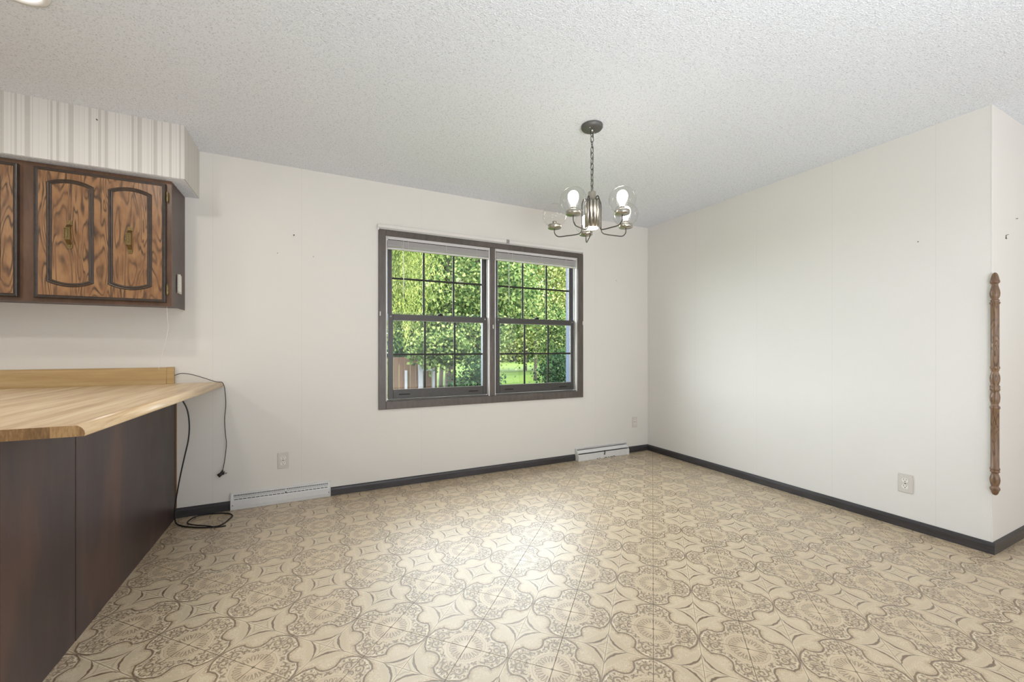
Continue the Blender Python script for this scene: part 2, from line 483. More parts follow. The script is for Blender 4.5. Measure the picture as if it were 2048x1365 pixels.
thin_glass('window_glass', (0.97, 0.985, 0.98), 4.0, 0.0, 0.25)
thin_glass('globe_glass', (0.97, 0.97, 0.965), 3.0, 0.03, 0.42)

def leaf_mat(name, dark, mid, bright, trans=0.45):
    m = bpy.data.materials.new(name); m.use_nodes = True; nt = m.node_tree; V.tree = nt
    nt.nodes.remove(nt.nodes['Principled BSDF']); out = nt.nodes['Material Output']
    g = nt.nodes.new('ShaderNodeNewGeometry')
    rnd = V(g.outputs['Random Per Island'])
    n = noise(nt, g.outputs['Position'], 0.9, 2, 0.5)
    c = ramp(nt, rnd * 0.5 + n * 0.6, [(0.25, s2l(dark)), (0.52, s2l(mid)), (0.8, s2l(bright))])
    d = nt.nodes.new('ShaderNodeBsdfDiffuse'); t = nt.nodes.new('ShaderNodeBsdfTranslucent')
    nt.links.new(c, d.inputs[0]); nt.links.new(c, t.inputs[0])
    mx = nt.nodes.new('ShaderNodeMixShader'); mx.inputs[0].default_value = trans
    nt.links.new(d.outputs[0], mx.inputs[1]); nt.links.new(t.outputs[0], mx.inputs[2]); nt.links.new(mx.outputs[0], out.inputs[0])
    MAT[name] = m
leaf_mat('maple_leaf', (26, 44, 24), (66, 86, 46), (136, 146, 90))
leaf_mat('willow_leaf', (40, 52, 26), (84, 98, 46), (150, 154, 88))
leaf_mat('yellow_leaf', (46, 64, 32), (104, 114, 60), (172, 172, 112))
leaf_mat('dark_leaf', (14, 26, 20), (28, 46, 30), (56, 74, 48), 0.25)
plain('bark', (56, 50, 44), 0.9, 0, 0.2, 0.25, 12, 0.5)
plain('fence_wood', (84, 64, 54), 0.85, 0, 0.2, 0.15, 8)
plain('fence_white', (120, 119, 124), 0.6, 0, 0.3, 0.03, 20)
def grass():
    m, nt, p = new_mat('lawn_grass'); ps = pos(nt)
    f = noise(nt, mapping(nt, ps, (0.25, 0.8, 1)), 1.0, 4, 0.6); g = noise(nt, ps, 9, 3, 0.7)
    c = ramp(nt, f * 0.6 + g * 0.4, [(0.35, s2l((38, 54, 14))), (0.6, s2l((72, 90, 28)))])
    nt.links.new(c, p.inputs['Base Color']); setp(p, 0.9, 0, 0.1); bump(nt, p, g, 0.5, 0.03); MAT['lawn_grass'] = m
grass()

# ------------------------------------------------------------------ the room
WY = 3.382; WX = 3.311; HY = 0.848; CH = 2.44; T = 0.14
XL = -3.6; YF = -2.6; XR = 4.75
OX0, OX1, OZ0, OZ1 = 0.520, 2.378, 0.685, 2.032     # window opening

def struct(name, mb, mat, parent=None): return mb.build(name, mat, parent, kind='structure' if parent is None else None)

# floor slab, then tiles laid diagonally
fl = struct('floor', MB().box((XL - .1, YF - .1, -0.12), (XR + .1, WY, -0.003)), MAT['joint_dark'])
room_poly = [(XL, YF), (XR, YF), (XR, HY), (WX, HY), (WX, WY), (XL, WY)]
rects = [(XL, YF, WX, WY), (WX, YF, XR, HY)]
def clip(poly, x0, y0, x1, y1):
    def cl(pl, f, ip):
        out = []
        for i in range(len(pl)):
            a = pl[i - 1]; b = pl[i]; fa = f(a); fb = f(b)
            if fa >= 0: 
                out.append(a) if False else None
            if (fa >= 0) != (fb >= 0):
                t = fa / (fa - fb); out.append((a[0] + (b[0] - a[0]) * t, a[1] + (b[1] - a[1]) * t))
            if fb >= 0: out.append(b)
        return out
    for f in (lambda q: q[0] - x0, lambda q: x1 - q[0], lambda q: q[1] - y0, lambda q: y1 - q[1]):
        poly = cl(poly, f, None)
        if len(poly) < 3: return []
    return poly
base_fp = (-3.6, 1.72, -0.815, 3.38)     # footprint under the cabinets
def tile_poly(cx, cy, h):
    return [(cx + h, cy), (cx, cy + h), (cx - h, cy), (cx, cy - h)]
def area(pl): return 0.5 * abs(sum(pl[i - 1][0] * pl[i][1] - pl[i][0] * pl[i - 1][1] for i in range(len(pl))))
full_mesh = None; rest = MB(); ntile = 0
for i in range(-40, 40):
    for j in range(-40, 40):
        if (i + j) % 2 == 0: continue      # tile centres are the stars
        cx = MX + i * G; cy = MY + j * G
        if cx < XL - .3 or cx > XR + .3 or cy < YF - .3 or cy > WY + .3: continue
        h = G - 0.0009
        pls = [clip(tile_poly(cx, cy, h), *r) for r in rects]
        pls = [q for q in pls if len(q) >= 3 and area(q) > 0.0004]
        if not pls: continue
        vis = (cy > 0.45 and cx > -0.95 and cx < 4.7 and cy > 0.45 - 0.0 and (cx * 0.4384 + cy * 0.8988) > 1.05)
        full = len(pls) == 1 and abs(area(pls[0]) - 2 * h * h) < 1e-5
        if vis and full:
            if full_mesh is None:
                b = MB().prism([(x, y, -0.003) for x, y in tile_poly(0, 0, h)], (0, 0, 0.003))
                bmesh.ops.recalc_face_normals(b.bm, faces=b.bm.faces)
                full_mesh = bpy.data.meshes.new('tile'); b.bm.to_mesh(full_mesh); b.bm.free(); full_mesh.materials.append(MAT['vinyl_floor'])
            o = bpy.data.objects.new('tile', full_mesh); COL.objects.link(o); o.parent = fl
            o.location = Vector((cx, cy, 0)) - ORIG[fl.name]; ntile += 1
        else:
            for q in pls:
                if vis and ntile < 290:
                    MB().prism([(x, y, -0.003) for x, y in q], (0, 0, 0.003)).build('tile', MAT['vinyl_floor'], fl, loc=(cx, cy, 0)); ntile += 1
                else: rest.prism([(x, y, -0.003) for x, y in q], (0, 0, 0.003))
rest.build('tile_field', MAT['vinyl_floor'], fl, kind='stuff')

struct('ceiling', MB().box((XL - .14, YF - .14, CH), (XR + .14, WY + T + 0.3, CH + 0.16)), MAT['popcorn'])
wb = MB()
wb.box((XL - .14, WY, -0.3), (OX0, WY + T, CH)); wb.box((OX1, WY, -0.3), (WX + .14, WY + T, CH))
wb.box((OX0, WY, -0.3), (OX1, WY + T, OZ0)); wb.box((OX0, WY, OZ1), (OX1, WY + T, CH))
struct('wall_back', wb, MAT['wallpaper_back'])
struct('wall_right', MB().box((WX, HY, 0), (WX + .12, WY, CH)), MAT['wallpaper_right'])
struct('wall_hall', MB().box((WX + .0005, HY - 0.001, 0), (XR, HY + .11, CH)), MAT['painted_wall'])
struct('wall_hall_end', MB().box((XR, YF, 0), (XR + .12, HY + .11, CH)), MAT['painted_wall'])
struct('wall_left', MB().box((XL - .12, YF, 0), (XL, WY, CH)), MAT['painted_wall'])
struct('wall_front', MB().box((XL - .12, YF - .12, 0), (XR + .12, YF, CH)), MAT['painted_wall'])

# corner bead on the wall end
struct('trim_1', MB().box((WX - 0.0012, HY - 0.0022, 0.062), (WX + 0.004, HY + 0.004, CH - .002), 0.0008), MAT['wallpaper_right'])

# baseboards: slightly rounded top
def bb(name, a, b, n):      # a,b floor points on the wall, n = outward normal into the room
    a = Vector((a[0], a[1], 0)); b = Vector((b[0], b[1], 0)); n = Vector((n[0], n[1], 0))
    z = Vector((0, 0, 1))
    prof = [(0, 0), (0.013, 0), (0.013, 0.045), (0.010, 0.056), (0.004, 0.062), (0, 0.062)]
    m = MB(); m.prism([a + n * p + z * q + z * 0.0003 for p, q in prof], b - a)
    return struct(name, m, MAT['charcoal_trim'])
bb('baseboard_back_left', (-0.812, WY), (-0.512, WY), (0, -1))
bb('baseboard_back', (0.121, WY), (2.345, WY), (0, -1))
bb('baseboard_back_right', (2.992, WY), (WX - 0.0005, WY), (0, -1))
bb('baseboard_right', (WX, HY - 0.013), (WX, WY - 0.0135), (-1, 0))
bb('baseboard_hall', (WX + 0.0005, HY), (XR, HY), (0, -1))

# ------------------------------------------------------------------ soffit
sf = thing('soffit', (-2.1, 3.2, 2.12), kind='structure')
MB().box((XL, 3.035, 2.122), (-0.685, 3.041, CH)).build('soffit_front', MAT['striped_paper_front'], sf)
MB().box((-0.691, 3.0412, 2.122), (-0.685, WY, CH)).build('soffit_side', MAT['striped_paper_side'], sf)
MB().box((XL, 3.0415, 2.120), (-0.6915, WY, 2.13)).build('soffit_underside', MAT['popcorn'], sf)

# ------------------------------------------------------------------ window
win = thing('window_1', (1.45, WY, OZ0), kind='structure')
cz0, cz1 = 0.627, 2.066; cx0, cx1 = 0.466, 2.438; FY = WY - 0.016
def board(a, b, mat='window_trim', name='casing_board', bev=0.002): return MB().box(a, b, bev).build(name, MAT[mat], win)
board((cx0, FY, cz0), (OX0 + .003, WY - .0005, cz1)); board((OX1 - .003, FY, cz0), (cx1, WY - .0005, cz1))
board((OX0 + .0035, FY, OZ1 - 0.012), (OX1 - .0035, WY - .0005, cz1)); board((OX0 + .0035, FY, cz0), (OX1 - .0035, WY - .0005, OZ0 + .004))
board((1.430, FY + .004, OZ0 + .0045), (1.474, WY + .10, OZ1 - .0125), name='mullion')
# jamb liners
for (a, b) in ((OX0 + .0005, OX0 + .012), (1.4185, 1.4295), (1.4745, 1.4855), (OX1 - .012, OX1 - .0005)):
    MB().box((a, WY + .001, OZ0 + .004), (b, WY + .064, OZ1 - .012), 0.001).build('jamb_liner', MAT['vinyl_white'], win)
for (a, b) in ((OX0 + .0125, OX0 + .018), (1.4125, 1.418), (1.486, 1.4915), (OX1 - .018, OX1 - .0125)):
    MB().box((a, WY + .030, OZ0 + .004), (b, WY + .034, OZ1 - .012)).build('sash_track', MAT['track_grey'], win)
for (a, b) in ((OX0 + .0125, 1.418), (1.486, OX1 - .0125)):
    MB().box((a, WY + .004, OZ0 + .0045), (b, WY + .115, OZ0 + .013), 0.001).build('sill', MAT['window_trim'], win)
def sash(x0, x1, z0, z1, y, rail_b, rail_t, st, zb, upper):
    s = MB()
    th = 0.028
    s.box((x0, y, z0), (x0 + st, y + th, z1), 0.002); s.box((x1 - st, y, z0), (x1, y + th, z1), 0.002)
    s.box((x0 + st, y + .0005, z0), (x1 - st, y + th, z0 + rail_b), 0.002); s.box((x0 + st, y + .0005, z1 - rail_t), (x1 - st, y + th, z1), 0.002)
    so = s.build('upper_sash' if upper else 'lower_sash', MAT['bronze_sash'], win)
    gx0, gx1, gz0, gz1 = x0 + st, x1 - st, z0 + rail_b, z1 - rail_t
    xs = [gx0 + (gx1 - gx0) * k / 3 for k in range(4)]; zs = [gz0, zb, gz1]
    for k in (1, 2):
        MB().box((xs[k] - .0085, y + .006, gz0), (xs[k] + .0085, y + .014, gz1), 0.0015).build('muntin', MAT['muntin_bronze'], so)
    for k in range(3):
        a = xs[k] + (.0086 if k else 0); b = xs[k + 1] - (.0086 if k < 2 else 0)
        MB().box((a, y + .006, zb - .008), (b, y + .014, zb + .008), 0.0015).build('muntin', MAT['muntin_bronze'], so)
        for q in range(2):
            MB().box((xs[k] + .0006, y + .0150, zs[q] + .0006), (xs[k + 1] - .0006, y + .0175, zs[q + 1] - .0006)).build('pane', MAT['window_glass'], so)
    if not upper:
        # bright gasket line inside the frame and lift slots
        g = MB(); e = 0.003
        g.box((gx0, y + .002, gz1 - e), (gx1, y + .004, gz1)); g.box((gx1 - e, y + .002, gz0), (gx1, y + .004, gz1 - e))
        g.box((gx0, y + .002, gz0), (gx1 - e, y + .004, gz0 + e))
        g.build('gasket', MAT['track_grey'], so)
        for xx in (x0 + .13, x1 - .13):
            MB().box((xx - .045, y - .0022, z0 + .030), (xx + .045, y - .0002, z0 + .040), 0.0008).build('lift_slot', MAT['muntin_bronze'], so)
        xc = (x0 + x1) / 2
        MB().box((xc - .024, y - .004, z1 + .0002), (xc + .024, y + .022, z1 + .008), 0.002).box((xc - .012, y - .010, z1 + .008), (xc + .020, y + .012, z1 + .018), 0.003).build('sash_lock', MAT['muntin_bronze'], so)
        for xx in (x0 + .02, x1 - .02):
            MB().lathe([(0.007, 0), (0.0055, -0.003)], (xx, y - .0002, z1 - .02), 'Y', 12).build('tilt_latch', MAT['track_grey'], so)
    return so
sash(0.5485, 1.415, 0.702, 1.397, 3.416, 0.076, 0.050, 0.040, 1.066, False)
sash(1.5065, 2.358, 0.702, 1.397, 3.416, 0.076, 0.050, 0.036, 1.066, False)
sash(0.5485, 1.415, 1.350, 2.016, 3.452, 0.040, 0.050, 0.037, 1.696, True)
sash(1.5065, 2.358, 1.350, 2.016, 3.452, 0.040, 0.050, 0.032, 1.696, True)
for (a, b) in ((OX0 + .0005, OX0 + .012), (1.4185, 1.4295), (1.4745, 1.4855), (OX1 - .012, OX1 - .0005)):
    MB().box((a, WY + .0645, OZ0 + .004), (b, WY + .19, OZ1 - .012), 0.001).build('storm_frame', MAT['storm_blue'], win)
for (x, z) in ((0.478, 1.392), (1.452, 1.310), (2.430, 1.370)):
    MB().box((x - .004, FY - .008, z - .018), (x + .004, FY - .0003, z + .018), 0.002).build('cord_cleat', MAT['vinyl_white'], win)

# curtain rod across the top of the casing
rod = thing('curtain_rod', (1.45, FY, 2.07), 'flat white curtain rod fixed along the top of the window casing', 'curtain rod')
MB().box((0.462, 3.348, 2.073), (2.424, 3.353, 2.101), 0.002).build('rod', MAT['vinyl_white'], rod)
for (x, x2) in ((0.457, 0.4617), (2.4243, 2.430)):
    MB().box((x, 3.348, 2.073), (x2, WY - .0003, 2.101), 0.001).build('return_end', MAT['vinyl_white'], rod)
    MB().box((x - .001, 3.350, 2.052), (x2 + .006, 3.356, 2.0725), 0.001).build('hook', MAT['vinyl_white'], rod)
MB().box((1.578, 3.3425, 2.070), (1.606, 3.3475, 2.104), 0.001).box((1.586, 3.3535, 2.080), (1.598, WY - .0003, 2.095)).build('centre_bracket', MAT['track_grey'], rod)

def blind(x0, x1, label):
    t = thing('window_blind', ((x0 + x1) / 2, 3.395, 2.0), label, 'blind', 'raised blinds in the window')
    MB().box((x0, 3.386, 2.001), (x1, 3.411, 2.0190), 0.002).box((x0, 3.384, 1.996), (x1, 3.3858, 2.0190), 0.0005).build('headrail', MAT['blind_white'], t)
    for k in range(13):
        z = 1.989 - k * 0.0042; dx = random.uniform(-.002, .002)
        MB().box((x0 + .004 + dx, 3.386, z - .0011), (x1 - .004 + dx, 3.411, z + .0006), 0, Matrix.Rotation(R(random.uniform(-3, 3)), 3, 'X')).build('slat', MAT['blind_white'], t)
    MB().box((x0 + .004, 3.385, 1.918), (x1 - .004, 3.412, 1.931), 0.003).build('bottom_rail', MAT['blind_white'], t)
    for q in (0.135, 0.19, 0.55, 0.86):
        x = x0 + (x1 - x0) * q
        MB().tube([(x, 3.3835, 2.0), (x, 3.3833, 1.96), (x, 3.3835, 1.925)], 0.0012, 5).build('ladder_cord', MAT['white_string'], t)
    x = x0 + (x1 - x0) * 0.145
    MB().tube([(x, 3.378, 2.000), (x + .001, 3.374, 1.7), (x + .001, 3.374, 1.52)], 0.0022, 6).build('tilt_wand', MAT['vinyl_white'], t)
blind(0.5335, 1.428, 'white slatted blind pulled up in the left window sash')
blind(1.4875, 2.364, 'white slatted blind pulled up in the right window sash')

# ------------------------------------------------------------------ baseboard registers
reg = thing('heat_register', (-0.195, 3.36, 0), 'long white perforated baseboard register left of the window, floor level', 'register')
def prof_x(m, pts, x0, x1): m.prism([(x0, y, z) for y, z in pts], (x1 - x0, 0, 0)); return m
rx0, rx1 = -0.509, 0.119
prof_x(MB(), [(WY - .0005, 0.001), (3.362, 0.001), (3.360, 0.020), (3.360, 0.060), (3.371, 0.110), (WY - .0005, 0.112)], rx0 + .004, rx1 - .004).build('body', MAT['register_paint'], reg)
for x in (rx0, rx1 - .0035):
    prof_x(MB(), [(WY - .0005, 0.0005), (3.357, 0.0005), (3.357, 0.062), (3.368, 0.114), (WY - .0005, 0.115)], x, x + .0035).build('end_cap', MAT['register_paint'], reg)
MB().box((rx0 + .004, 3.3575, 0.022), (rx1 - .004, 3.3597, 0.0245)).build('bottom_lip', MAT['register_paint'], reg)
slx = Matrix.Rotation(-math.atan2(0.011, 0.05), 3, 'X')
def slot(m, x, w, z, hh):
    y = 3.360 + (z - 0.060) * 0.22 - 0.0004
    m.box((x - w / 2, y - .0008, z - hh / 2), (x + w / 2, y + .0008, z + hh / 2), 0, slx)
m = MB(); n = 88
for k in range(n): slot(m, rx0 + .02 + k * (rx1 - rx0 - .04) / (n - 1), 0.0036, 0.098, 0.0095)
m.build('upper_slots', MAT['dark_slot'], reg, kind='stuff')
m = MB(); n = 80
for k in range(n): slot(m, rx0 + .02 + k * (rx1 - rx0 - .04) / (n - 1), 0.0026, 0.086, 0.005)
m.build('small_slots', MAT['dark_slot'], reg, kind='stuff')
n = 23
for k in range(n):
    m = MB(); slot(m, rx0 + .032 + k * (rx1 - rx0 - .064) / (n - 1), 0.0215, 0.0725, 0.0042); m.build('louvre_slot', MAT['dark_slot'], reg)
MB().box((-0.180, 3.3580, 0.082), (-0.172, 3.366, 0.101), 0.001).build('damper_lever', MAT['register_paint'], reg)
MB().lathe([(0.005, 0), (0.004, -0.004)], (-0.176, 3.3625, 0.079), 'Y', 10).build('lever_screw', MAT['dark_slot'], reg)
for x in (rx0 + .012, rx1 - .012):
    MB().lathe([(0.0035, 0), (0.003, -0.002)], (x, 3.3598, 0.034), 'Y', 10).build('screw', MAT['nail_steel'], reg)

r2 = thing('heat_register', (2.67, 3.36, 0), 'short white deep baseboard register under the window near the right corner', 'register')
qx0, qx1 = 2.347, 2.990
for x in (qx0, qx1 - .004):
    prof_x(MB(), [(WY - .0005, 0.0005), (3.318, 0.0005), (3.314, 0.050), (3.360, 0.118), (WY - .0005, 0.118)], x, x + .004).build('end_cap', MAT['register_paint'], r2)
prof_x(MB(), [(WY - .0005, 0.001), (3.322, 0.001), (3.320, 0.060), (3.327, 0.064), (3.350, 0.040), (WY - .0005, 0.045)], qx0 + .0042, qx1 - .0042).build('front_panel', MAT['register_paint'], r2)
prof_x(MB(), [(WY - .0008, 0.105), (3.368, 0.105), (3.364, 0.116), (WY - .0008, 0.117)], qx0 + .0042, qx1 - .0042).build('top_flange', MAT['register_paint'], r2)
prof_x(MB(), [(3.330, 0.076), (3.333, 0.073), (3.358, 0.098), (3.355, 0.101)], qx0 + .0042, qx1 - .0042).build('louvre', MAT['register_paint'], r2)
prof_x(MB(), [(3.3765, 0.046), (3.380, 0.046), (3.380, 0.104), (3.3765, 0.104)], qx0 + .0042, qx1 - .0042).build('back_plate', MAT['track_grey'], r2)
xm = 2.668
MB().box((xm - .003, 3.311, 0.050), (xm + .003, 3.3195, 0.082), 0.001).box((xm - .010, 3.312, 0.036), (xm + .004, 3.3185, 0.050), 0.002).build('damper_lever', MAT['nail_steel'], r2)
m = MB()
for k in range(9): 
    x = xm + random.uniform(-.10, .16); m.box((x - .006 * random.random() - .002, 3.3185, 0.004), (x + .005, 3.3205, 0.009))
m.build('chipped_paint', MAT['dark_slot'], r2, kind='stuff')

# ------------------------------------------------------------------ outlets
def outlet(c, n, label):
    """c = centre on the wall, n = normal into room"""
    t = thing('wall_outlet', c, label, 'outlet', 'duplex outlets low on the walls')
    n = Vector((n[0], n[1], 0)); a = Vector((-n.y, n.x, 0)); z = Vector((0, 0, 1)); C = Vector(c)
    Mx = Matrix((a, z, n)).transposed()     # local x->a, y->z, z->n
    def lb(m, x0, y0, z0, x1, y1, z1, bev=0):
        i = len(m.bm.verts); m.bm.verts.ensure_lookup_table()
        old = set(m.bm.verts); m.box((x0, y0, z0), (x1, y1, z1), bev)
        for v in m.bm.verts:
            if v not in old: v.co = Mx @ v.co + C
        return m
    lb(MB(), -.035, -.057, .0003, .035, .057, .006, .002).build('cover_plate', MAT['outlet_plastic'], t)
    for dz in (-.0195, .0195):
        m = MB(); pts = []
        for k in range(20):
            th = 2 * math.pi * k / 20; r_ = .0165
            pts.append(Mx @ Vector((r_ * math.cos(th), max(-.0128, min(.0128, r_ * math.sin(th))) + dz, .0061)) + C)
        m.prism(pts, n * .002); f = m.build('receptacle', MAT['outlet_face'], t)
        lb(MB(), -.0075, dz + .001, .0082, -.0052, dz + .0095, .0086).build('blade_slot', MAT['dark_slot'], f)
        lb(MB(), .0050, dz + .002, .0082, .0073, dz + .009, .0086).build('blade_slot', MAT['dark_slot'], f)
        lb(MB(), -.0024, dz - .0088, .0082, .0024, dz - .004, .0086, .0001).build('ground_hole', MAT['dark_slot'], f)
    lb(MB(), -.003, -.003, .0061, .003, .003, .0072, .001).build('screw', MAT['nail_steel'], t)
outlet((-0.194, WY, 0.305), (0, -1), 'beige duplex outlet on the window wall above the long perforated register')
outlet((3.122, WY, 0.322), (0, -1), 'beige duplex outlet on the window wall beside the right room corner')
outlet((WX, 1.207, 0.276), (-1, 0), 'beige duplex outlet low on the bare right wall')

# ------------------------------------------------------------------ nails left in the walls
def nail(c, n, label, L=0.008, r=0.0022):
    n = Vector(n); c = Vector(c)
    tag(MB().tube([c + n * .0002, c + n * L * .75, c + n * (L * .76), c + n * L], [r * .55, r * .55, r, r], 8).build('nail', MAT['nail_steel'], None), label, 'nail', 'nails left in the walls')
B_ = (0, -1, 0)
nail((-0.125, WY, 1.943), B_, 'nail in the window wall, highest of the three between cabinet and window', .01, .005)
nail((-0.230, WY, 1.801), B_, 'small nail in the window wall, lower left of the three near the cabinet', .008, .0028)
nail((0.003, WY, 1.799), B_, 'small nail in the window wall, lower right of the three, nearest the window', .008, .0028)
nail((2.868, WY, 1.829), B_, 'small nail in the window wall between window and right corner', .008, .0028)
nail((WX, 1.147, 1.764), (-1, 0, 0), 'small nail high on the right wall near the spindle', .008, .0028)
nail((3.668, HY - .001, 1.868), B_, 'nail on the hall wall at the right edge, the higher one', .008, .0026)
nail((-1.072, 3.035, 2.378), B_, 'dark nail in the striped soffit above the cabinet', .012, .003)
hk = MB(); hk.tube([(3.505, HY - .004, 1.735), (3.505, HY - .004, 1.752), (3.516, HY - .010, 1.756)], .0016, 6).box((3.503, HY - .004, 1.733), (3.521, HY - .0012, 1.737))
tag(hk.build('picture_hook', MAT['nail_steel']), 'small metal picture hook on the hall wall below the nail', 'hook')

# ------------------------------------------------------------------ upper cabinet
cab = thing('wall_cabinet', (-1.38, 3.24, 1.365), 'dark oak wall cabinet with arched door panels hung under the striped soffit', 'cabinet')
CX0, CX1, CY, CZ0, CZ1 = -1.995, -0.763, 3.10, 1.367, 2.118
MB().box((CX0, CY + .0185, CZ0 + .012), (CX1 - .0045, WY - .0005, CZ1)).build('carcass', MAT['cabinet_side'], cab)
MB().box((CX1 - .004, CY + .0185, CZ0), (CX1, WY - .0005, CZ1), 0.0008).build('side_panel', MAT['cabinet_side'], cab)
ff = MB()
ff.box((CX0, CY, CZ0), (CX1, CY + .018, CZ0 + .045)); ff.box((CX0, CY, CZ1 - .04), (CX1, CY + .018, CZ1))
for a, b in ((CX0, CX0 + .05), (-1.410, -1.336), (CX1 - .045, CX1)): ff.box((a, CY, CZ0 + .045), (b, CY + .018, CZ1 - .04))
ff.build('face_frame', MAT['cabinet_frame'], cab)

def arch_pts(x0, x1, zb, zt, rise, n=14):
    w = x1 - x0; r_ = (w * w / 4 + rise * rise) / (2 * rise); xc = (x0 + x1) / 2; out = []
    a = math.asin(w / 2 / r_)
    for k in range(n + 1):
        t = a - 2 * a * k / n
        out.append((xc + r_ * math.sin(t), zt - r_ + r_ * math.cos(t)))
    for k in range(n + 1):
        t = -a + 2 * a * k / n
        out.append((xc + r_ * math.sin(t), zb + r_ - r_ * math.cos(t)))
    return out
def inset(path, d):
    """offset a closed counter-clockwise path inward"""
    n = len(path); out = []
    for i in range(n):
        p0, p1, p2 = Vector(path[i - 1]), Vector(path[i]), Vector(path[(i + 1) % n])
        e1 = (p1 - p0); e2 = (p2 - p1)
        if e1.length < 1e-7: e1 = e2
        if e2.length < 1e-7: e2 = e1
        n1 = Vector((-e1.y, e1.x)).normalized(); n2 = Vector((-e2.y, e2.x)).normalized()
        b = (n1 + n2); b.normalize(); c = max(0.4, b.dot(n1))
        out.append(tuple(p1 + b * (d / c)))
    return out
def moulding(path, prof, y, mat, name, parent):
    """prof: list of (inset distance, height towards the room)"""
    m = MB(); rings = []
    for (d, h) in prof:
        rings.append([m.bm.verts.new((x, y - h, z)) for x, z in inset(path, d)])
    for i in range(len(rings) - 1):
        for k in range(len(path)):
            k2 = (k + 1) % len(path)
            m.bm.faces.new((rings[i][k], rings[i][k2], rings[i + 1][k2], rings[i + 1][k]))
    return m.build(name, mat, parent)
def door(x0, x1, z0, z1):
    d = MB().box((x0 + .004, 3.082, z0 + .004), (x1 - .004, CY - .0006, z1 - .004)).build('door', MAT['oak'], cab)
    path = [(x1, z1), (x0, z1), (x0, z0), (x1, z0)]
    moulding(path, [(0, -.018), (0, -.003), (.002, 0.002), (.006, .0035), (.010, .0030), (.0125, .0012), (.015, .0015), (.0175, 0.000), (.0185, -.0015)], 3.082, MAT['dark_moulding'], 'edge_moulding', d)
    for a, b in ((x0 + .049, x0 + .241), (x0 + .299, x0 + .494)):
        pa = arch_pts(a, b, z0 + .063, z1 - .050, .026)
        moulding(pa, [(0, -.001), (.0012, .002), (.005, .0038), (.0085, .0022), (.0096, -.0006), (.0112, .0010), (.0155, .0034), (.020, .0024), (.0235, -.001)], 3.082, MAT['dark_moulding'], 'arch_moulding', d)
    for a in (x0 + .142, x0 + .396):
        zc = z0 + .352
        h = MB(); yy = 3.0815
        for sg in (1, -1):
            q = [(a - .0135, zc + sg * .052), (a + .0135, zc + sg * .052), (a + .0095, zc + sg * .077), (a - .0095, zc + sg * .077)]
            h.prism([(x, yy, z) for x, z in q], (0, -.004, 0))
            q = [(a - .006, zc + sg * .057), (a + .006, zc + sg * .057), (a + .0045, zc + sg * .070), (a - .0045, zc + sg * .070)]
            h.prism([(x, yy - .004, z) for x, z in q], (0, -.0015, 0))
            h.prism([(a - .009, yy - .003, zc + sg * .056), (a - .009, yy - .003, zc + sg * .047), (a - .009, yy - .022, zc + sg * .026), (a - .009, yy - .026, zc + sg * .034)], (.018, 0, 0))
        h.box((a - .0130, yy - .030, zc - .034), (a + .0130, yy - .020, zc + .034), 0.002)
        for (p, q) in (((a - .0130, yy - .033, zc + .028), (a + .0130, yy - .030, zc + .034)), ((a - .0130, yy - .033, zc - .034), (a + .0130, yy - .030, zc - .028)), ((a - .0130, yy - .033, zc - .028), (a - .009, yy - .030, zc + .028)), ((a + .009, yy - .033, zc - .028), (a + .0130, yy - .030, zc + .028))):
            h.box(p, q, 0.0006)
        h.box((a - .004, yy - .0325, zc - .020), (a + .004, yy - .030, zc + .020), 0.001)
        h.build('handle', MAT['antique_brass'], d, label='antique brass bridge handle')
    return d
for k in (0, 1):
    x0 = -1.344 - k * 0.615; x1 = -0.787 - k * 0.615
    d = door(x0, x1, 1.388, 2.094)
    hx = x1 if k == 0 else x0
    for zc in (2.020, 1.466):
        sgn = 1 if k == 0 else -1
        hh = MB().box((hx + sgn * .001 - .0, 3.088, zc - .026), (hx + sgn * .012, 3.0995, zc + .026), 0.002)
        hh.lathe([(0.0, -.034), (0.003, -.032), (0.0042, -.024), (0.0042, .024), (0.003, .032), (0.0, .034)], (hx + sgn * .006, 3.086, zc), 'Z', 10)
        hh.build('hinge', MAT['hinge_brass'], cab)
for (z) in (2.05 - .05, 2.045 - .05):
    pass
# light rail underside pieces
lt = MB().lathe([(0.008, 0), (0.006, -.006), (0.003, -.008)], (-0.795, 3.135, CZ0 + .012), 'Z', 12)
lt.build('string_eye', MAT['chrome'], cab)

# switch / bracket on the side of the cabinet
br = thing('wall_bracket', (CX1, 3.25, 1.45), 'small white metal bracket with two screw holes on the cabinet side', 'bracket')
MB().box((CX1 + .0003, 3.205, 1.462), (CX1 + .004, 3.290, 1.580), 0.0015).build('plate', MAT['white_bracket'], br)
MB().box((CX1 + .0042, 3.196, 1.464), (CX1 + .018, 3.212, 1.578), 0.002).build('raised_rail', MAT['white_bracket'], br)
for z in (1.474, 1.568): MB().lathe([(0.004, 0), (0.004, .0012)], (CX1 + .0042, 3.258, z), 'X', 10).build('screw_hole', MAT['dark_slot'], br)
MB().box((CX1 + .0042, 3.236, 1.512), (CX1 + .0075, 3.248, 1.532), 0.001).build('catch', MAT['nail_steel'], br)

# pull string below the cabinet
st = MB().tube(spline([(-0.795, 3.135, 1.370), (-0.793, 3.137, 1.30), (-0.790, 3.139, 1.24), (-0.800, 3.142, 1.17), (-0.818, 3.146, 1.09), (-0.835, 3.150, 1.01), (-0.838, 3.151, 0.99)], 6), 0.0011, 6)
tag(st.build('pull_string', MAT['white_string']), 'thin white pull string hanging from the cabinet underside over the counter', 'string')

